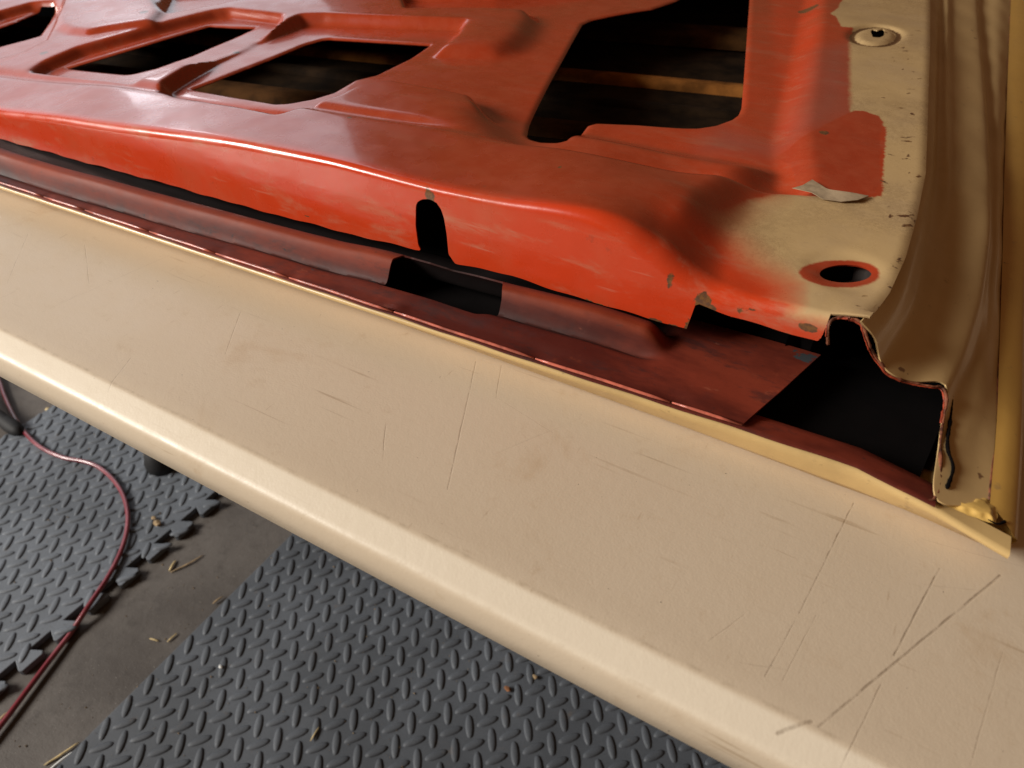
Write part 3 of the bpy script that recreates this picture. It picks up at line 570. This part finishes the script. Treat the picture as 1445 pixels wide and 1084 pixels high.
# hem flange of the skin inside the lip, running on to the corner
xh = np.linspace(-1.5, .069, 160); hyy = np.interp(xh, [-1.5, -.75, -.6, -.355, -.157, -.03, .03, .066, .103], [.296, .301, .305, .311, .316, .3205, .322, .3135, .302]); Vh = []
for x, y in zip(xh, hyy):
    wob = .0004*math.sin(x*110)
    Vh += [(x, y-.0008+wob, .0196), (x, y+.0002+wob, .0206), (x, y+.004, .0200), (x, y+.013, .0190), (x, y+.020, .0165), (x, y+.026, .0100)]
o_ = part('hem_flange', Vh, grid_faces(160, 6), m_rein); o_['label'] = 'dull maroon hem flange along the belt edge'
# torn edge of the end cut
edge_px = [(1169, 486, .056), (1169, 466, .066), (1173, 455, .070), (1181, 448, .0715), (1194, 446, .0725), (1207, 450, .0725), (1217, 457, .071), (1221, 468, .067), (1226, 484, .061), (1236, 503, .052), (1250, 522, .045), (1268, 533, .041), (1290, 540, .038), (1315, 545, .037), (1330, 548, .0355), (1336, 560, .034), (1333, 585, .030), (1329, 610, .027), (1327, 645, .0235), (1325, 680, .021), (1320, 703, .0200), (1308, 708, .0195)]
E_ = spline([at(*q) for q in edge_px], 220); E_ += np.stack([np.convolve(rng.normal(0, .0007, 220), np.ones(9)/9, 'same') for _ in range(3)], 1)
v, f = tube(E_, .0005+np.abs(np.convolve(rng.normal(0, .0013, 220), np.ones(15)/15, 'same'))*.9, 7); part('torn_edge', v, f, m_rust)
m_lipedge = simple('torn_red_edge', (.36, .055, .022), .5, .5, 200, .6)
E2 = E_[8:150]+np.array([-.0008, -.0006, -.0008]); v, f = tube(E2, .0004+.0003*np.abs(np.convolve(rng.normal(0, 1, 142), np.ones(13)/13, 'same'))*3, 6); part('bare_red_edge', v, f, m_lipedge)
# closing wall between the cut end and the hem
def lumps(name, px, zs, r, mat, n=60, fl=.5):
    P = spline([at(x, y, z) for (x, y), z in zip(px, zs)], n); rr = r*(.7+.5*np.abs(np.convolve(rng.normal(0, 1, n), np.ones(5)/5, 'same'))); rr[0] = rr[-1] = r*.3
    v, f = tube(P, rr, 9); v = np.array(v); v[:, 2] = P[:, 2].mean()+(v[:, 2]-P[:, 2].mean())*fl if fl < 1 else v[:, 2]; return part(name, v, f, mat)
sp = np.array([at(x, y, .0175)[:2] for x, y in [(1322, 697), (1345, 699), (1364, 706), (1378, 699), (1394, 703), (1406, 715), (1409, 728), (1404, 738), (1392, 735), (1372, 728), (1348, 718), (1326, 708)]])
ax = np.linspace(sp[:, 0].min(), sp[:, 0].max(), 60); ay = np.linspace(sp[:, 1].min(), sp[:, 1].max(), 50); AX, AY = [q.ravel() for q in np.meshgrid(ax, ay, indexing='ij')]
ds = sdf(np.stack([AX, AY], 1), sp)+.0008*np.sin(AX*900)*np.sin(AY*700); hz_ = .0168+.0022*sst(ds/.004)*(.85+.25*np.sin(AX*210+1)*np.sin(AY*240))
Vq, Fq_, _, _ = clip(np.stack([AX, AY, hz_], 1), grid_faces(60, 50), ds, {}); part('sealer_bead', Vq, Fq_, m_seal)
lumps('black_sealer_smear', [(1357, 508), (1349, 530), (1344, 555), (1341, 590), (1337, 630), (1345, 660), (1336, 690)], [.034, .032, .030, .027, .025, .0225, .021], .0010, m_black, 80, 1)
# near corner of the rim: small folded end
P = spline([at(1394, 733, .0178), at(1403, 738, .0178), at(1411, 739, .0175), at(1418, 736, .0172)], 20); v, f = tube(P, np.linspace(.0002, .0009, 20), 6); part('corner_fold', v, f, m_black)
# rubber plug look: pressed disc in the far hole and dark cup below the near one
def cup(name, c, r, depth, z, mat):
    V = []; n = 24
    for (q, dz) in ((1.05, 0), (.98, -depth*.5), (.9, -depth), (.0, -depth)):
        for k in range(n): a = 2*math.pi*k/n; V.append((c[0]+r*q*math.cos(a), c[1]+r*q*math.sin(a), z+dz))
    Fc = [(g*n+k, g*n+(k+1) % n, (g+1)*n+(k+1) % n, (g+1)*n+k) for g in range(3) for k in range(n)]
    return part(name, V, Fc, mat)
hc = hole2.mean(0); cup('mounting_cup', hc, .019, .010, float(zb(hc)[0])-.0052, simple('dark_brown_cup', (.020, .013, .010), .85, .5, 60))
# peeled flap of masking paint
fpx = [(1118, 266), (1132, 262), (1146, 254), (1152, 262), (1172, 268), (1200, 272), (1226, 277), (1210, 283), (1186, 285), (1160, 281), (1145, 272)]
c_ = on(1170, 273); Vf = [on(x, y, .0012+.0012*(i % 3 == 1)) for i, (x, y) in enumerate(fpx)]; Vf.append(c_+np.array([0, 0, .0018]))
nf = len(fpx); ff = part('peeled_paint_flap', Vf, [(i, (i+1) % nf, nf) for i in range(nf)], m_tape); solidify(ff, .0004)
# ---------------------------------------------------------------- cord
cp = [(-40, 480), (-5, 530), (6, 558), (20, 588), (40, 616), (62, 634), (90, 646), (112, 650), (135, 657), (156, 673), (172, 695), (180, 722), (179, 750), (170, 780), (152, 815), (125, 855), (100, 893), (70, 932), (40, 972), (0, 1025), (-40, 1075)]
def fz(p): return FZ+(.0175 if -1.44 < p[0] < -.92 else .010)
P = [at(x, y, FZ+.019 if 600 < y < 880 else FZ+.008) for x, y in cp]; P = spline(P, 160); P[:, 2] += T
v, f = tube(P, .0042, 10); o_ = mesh_obj('power_cord', v, f, m_cord); tag(o_, 'thin maroon power cord looping over the toothed foam mat', 'cord')
# ---------------------------------------------------------------- black stand foot at the left edge
Pq = [at(30, 611, FZ+.02), at(12, 598, FZ+.022), at(-10, 582, FZ+.03), at(-60, 548, FZ+.05), at(-120, 505, FZ+.10)]
Pq = spline(Pq, 24); Pq[:, 2] += T; v, f = tube(Pq, np.r_[.004, .010, np.full(22, .013)], 12)
st = empty('stand_foot', 'black stand leg with rounded foot reaching in from the left edge beside the cord', 'stand', tuple(Pq[2]))
o_ = mesh_obj('leg', v, f, m_leg, st); o_.location = -Vector(Pq[2])
v, f = tube(Pq[:6]+np.array([0, 0, -.002]), [.007, .013, .016, .016, .015, .013], 12); o_ = mesh_obj('rubber_tip', v, f, m_leg, st); o_.location = -Vector(Pq[2])
# ---------------------------------------------------------------- scraps on the floor
def stick(px0, px1, r, name, label, cat, mat, zf, group=None, bend=.0):
    a = at(*px0, FZ+zf); b = at(*px1, FZ+zf); a[2] += T; b[2] += T; mid = (a+b)/2+np.array([bend, bend*.6, r*.8]); c = (a+b)/2
    P = spline([a-c, mid-c, b-c], 9); v, f = tube(P, r*np.array([.5, .9, 1, 1, 1.1, 1, .9, .8, .4]), 6); v = np.array(v); v[:, 2] *= .8
    o_ = mesh_obj(name, v, f, mat); o_.location = c; tag(o_, label, cat, group)
g = 'bits of straw on the concrete floor'
stick((240, 808), (287, 783), .0016, 'straw_piece', 'brown bent straw twig on the bare concrete between the two mats', 'straw', m_chip, .002, g, .004)
stick((239, 806), (248, 791), .0022, 'straw_piece', 'short pale yellow chaff flake touching the brown twig', 'straw', m_straw, .002, g)
stick((62, 1080), (112, 1047), .0018, 'straw_piece', 'long pale straw at the bottom left beside the charcoal mat', 'straw', m_straw, .002, g, .002)
stick((70, 1086), (104, 1060), .0016, 'straw_piece', 'second whitish straw lying along the long pale one at bottom left', 'straw', m_white, .002, g)
stick((211, 901), (224, 905), .0014, 'straw_piece', 'tiny straw bit left of a pair in the middle of the concrete strip', 'straw', m_straw, .002, g)
stick((236, 906), (250, 894), .0014, 'straw_piece', 'tiny straw bit right of a pair in the middle of the concrete strip', 'straw', m_straw, .002, g)
stick((300, 852), (314, 842), .0016, 'straw_piece', 'grey straw bit at the left border of the charcoal mat', 'straw', m_chip, .004, g)
stick((438, 1046), (450, 1026), .0010, 'straw_piece', 'thin pale straw hair lying on the charcoal mat treads', 'straw', m_straw, .016, g)
stick((0, 1015), (14, 1004), .0022, 'straw_piece', 'tan straw end at the left picture edge beside the cord', 'straw', m_chip, .003, g)
def crumb(px, r, name, label, mat, zf):
    c = at(*px, FZ+zf); c[2] += T; bm = bmesh.new(); bmesh.ops.create_icosphere(bm, subdivisions=2, radius=r)
    for v_ in bm.verts: v_.co = Vector((v_.co.x*random.uniform(.9, 1.5), v_.co.y*random.uniform(.7, 1.1), v_.co.z*random.uniform(.5, .8)))
    me = bpy.data.meshes.new(name); bm.to_mesh(me); bm.free(); me.materials.append(mat); o_ = bpy.data.objects.new(name, me); COL.objects.link(o_); o_.location = c; tag(o_, label, 'debris')
crumb((222, 738), .0065, 'wood_crumb', 'tan wood crumb resting on the toothed foam mat right of the cord', m_chip, .018)
crumb((217, 731), .004, 'wood_crumb', 'smaller tan crumb just behind the larger one on the toothed mat', m_chip, .017)
crumb((68, 578), .006, 'dry_leaf_bit', 'yellow brown leaf bit on concrete at the far corner of the toothed mat', m_straw, .004)
crumb((716, 972), .0045, 'dry_leaf_bit', 'curled brown leaf bit on the charcoal mat below the table edge', simple('rust_brown_leaf', (.28, .12, .05), .7, .4, 120), .017)
crumb((311, 941), .0030, 'white_flake', 'tiny white paint flake near the left border of the charcoal mat', m_white, .017)
crumb((755, 955), .0035, 'wood_crumb', 'small brown crumb on the charcoal mat right under the table lip', m_chip, .017)
# grit nobody could count
V = []; Fc = []
for _ in range(2600):
    x = random.uniform(-2.0, -.3); y = random.uniform(-.1, 1.0); r = random.uniform(.0004, .0011)+(.0012 if random.random() < .06 else 0); z = .0005 if (-.93 < x < -.745 or x < -1.45) else .0135
    b = len(V); V += [(x-r, y, z), (x+r, y-r*.3, z), (x, y+r, z), (x, y, z+r)]; Fc += [(b, b+1, b+3), (b+1, b+2, b+3), (b+2, b, b+3)]
o_ = mesh_obj('floor_grit', V, Fc, m_chip, smooth=False); tag(o_, 'fine pale grit and dust scattered over the floor and mats', 'grit', kind='stuff')
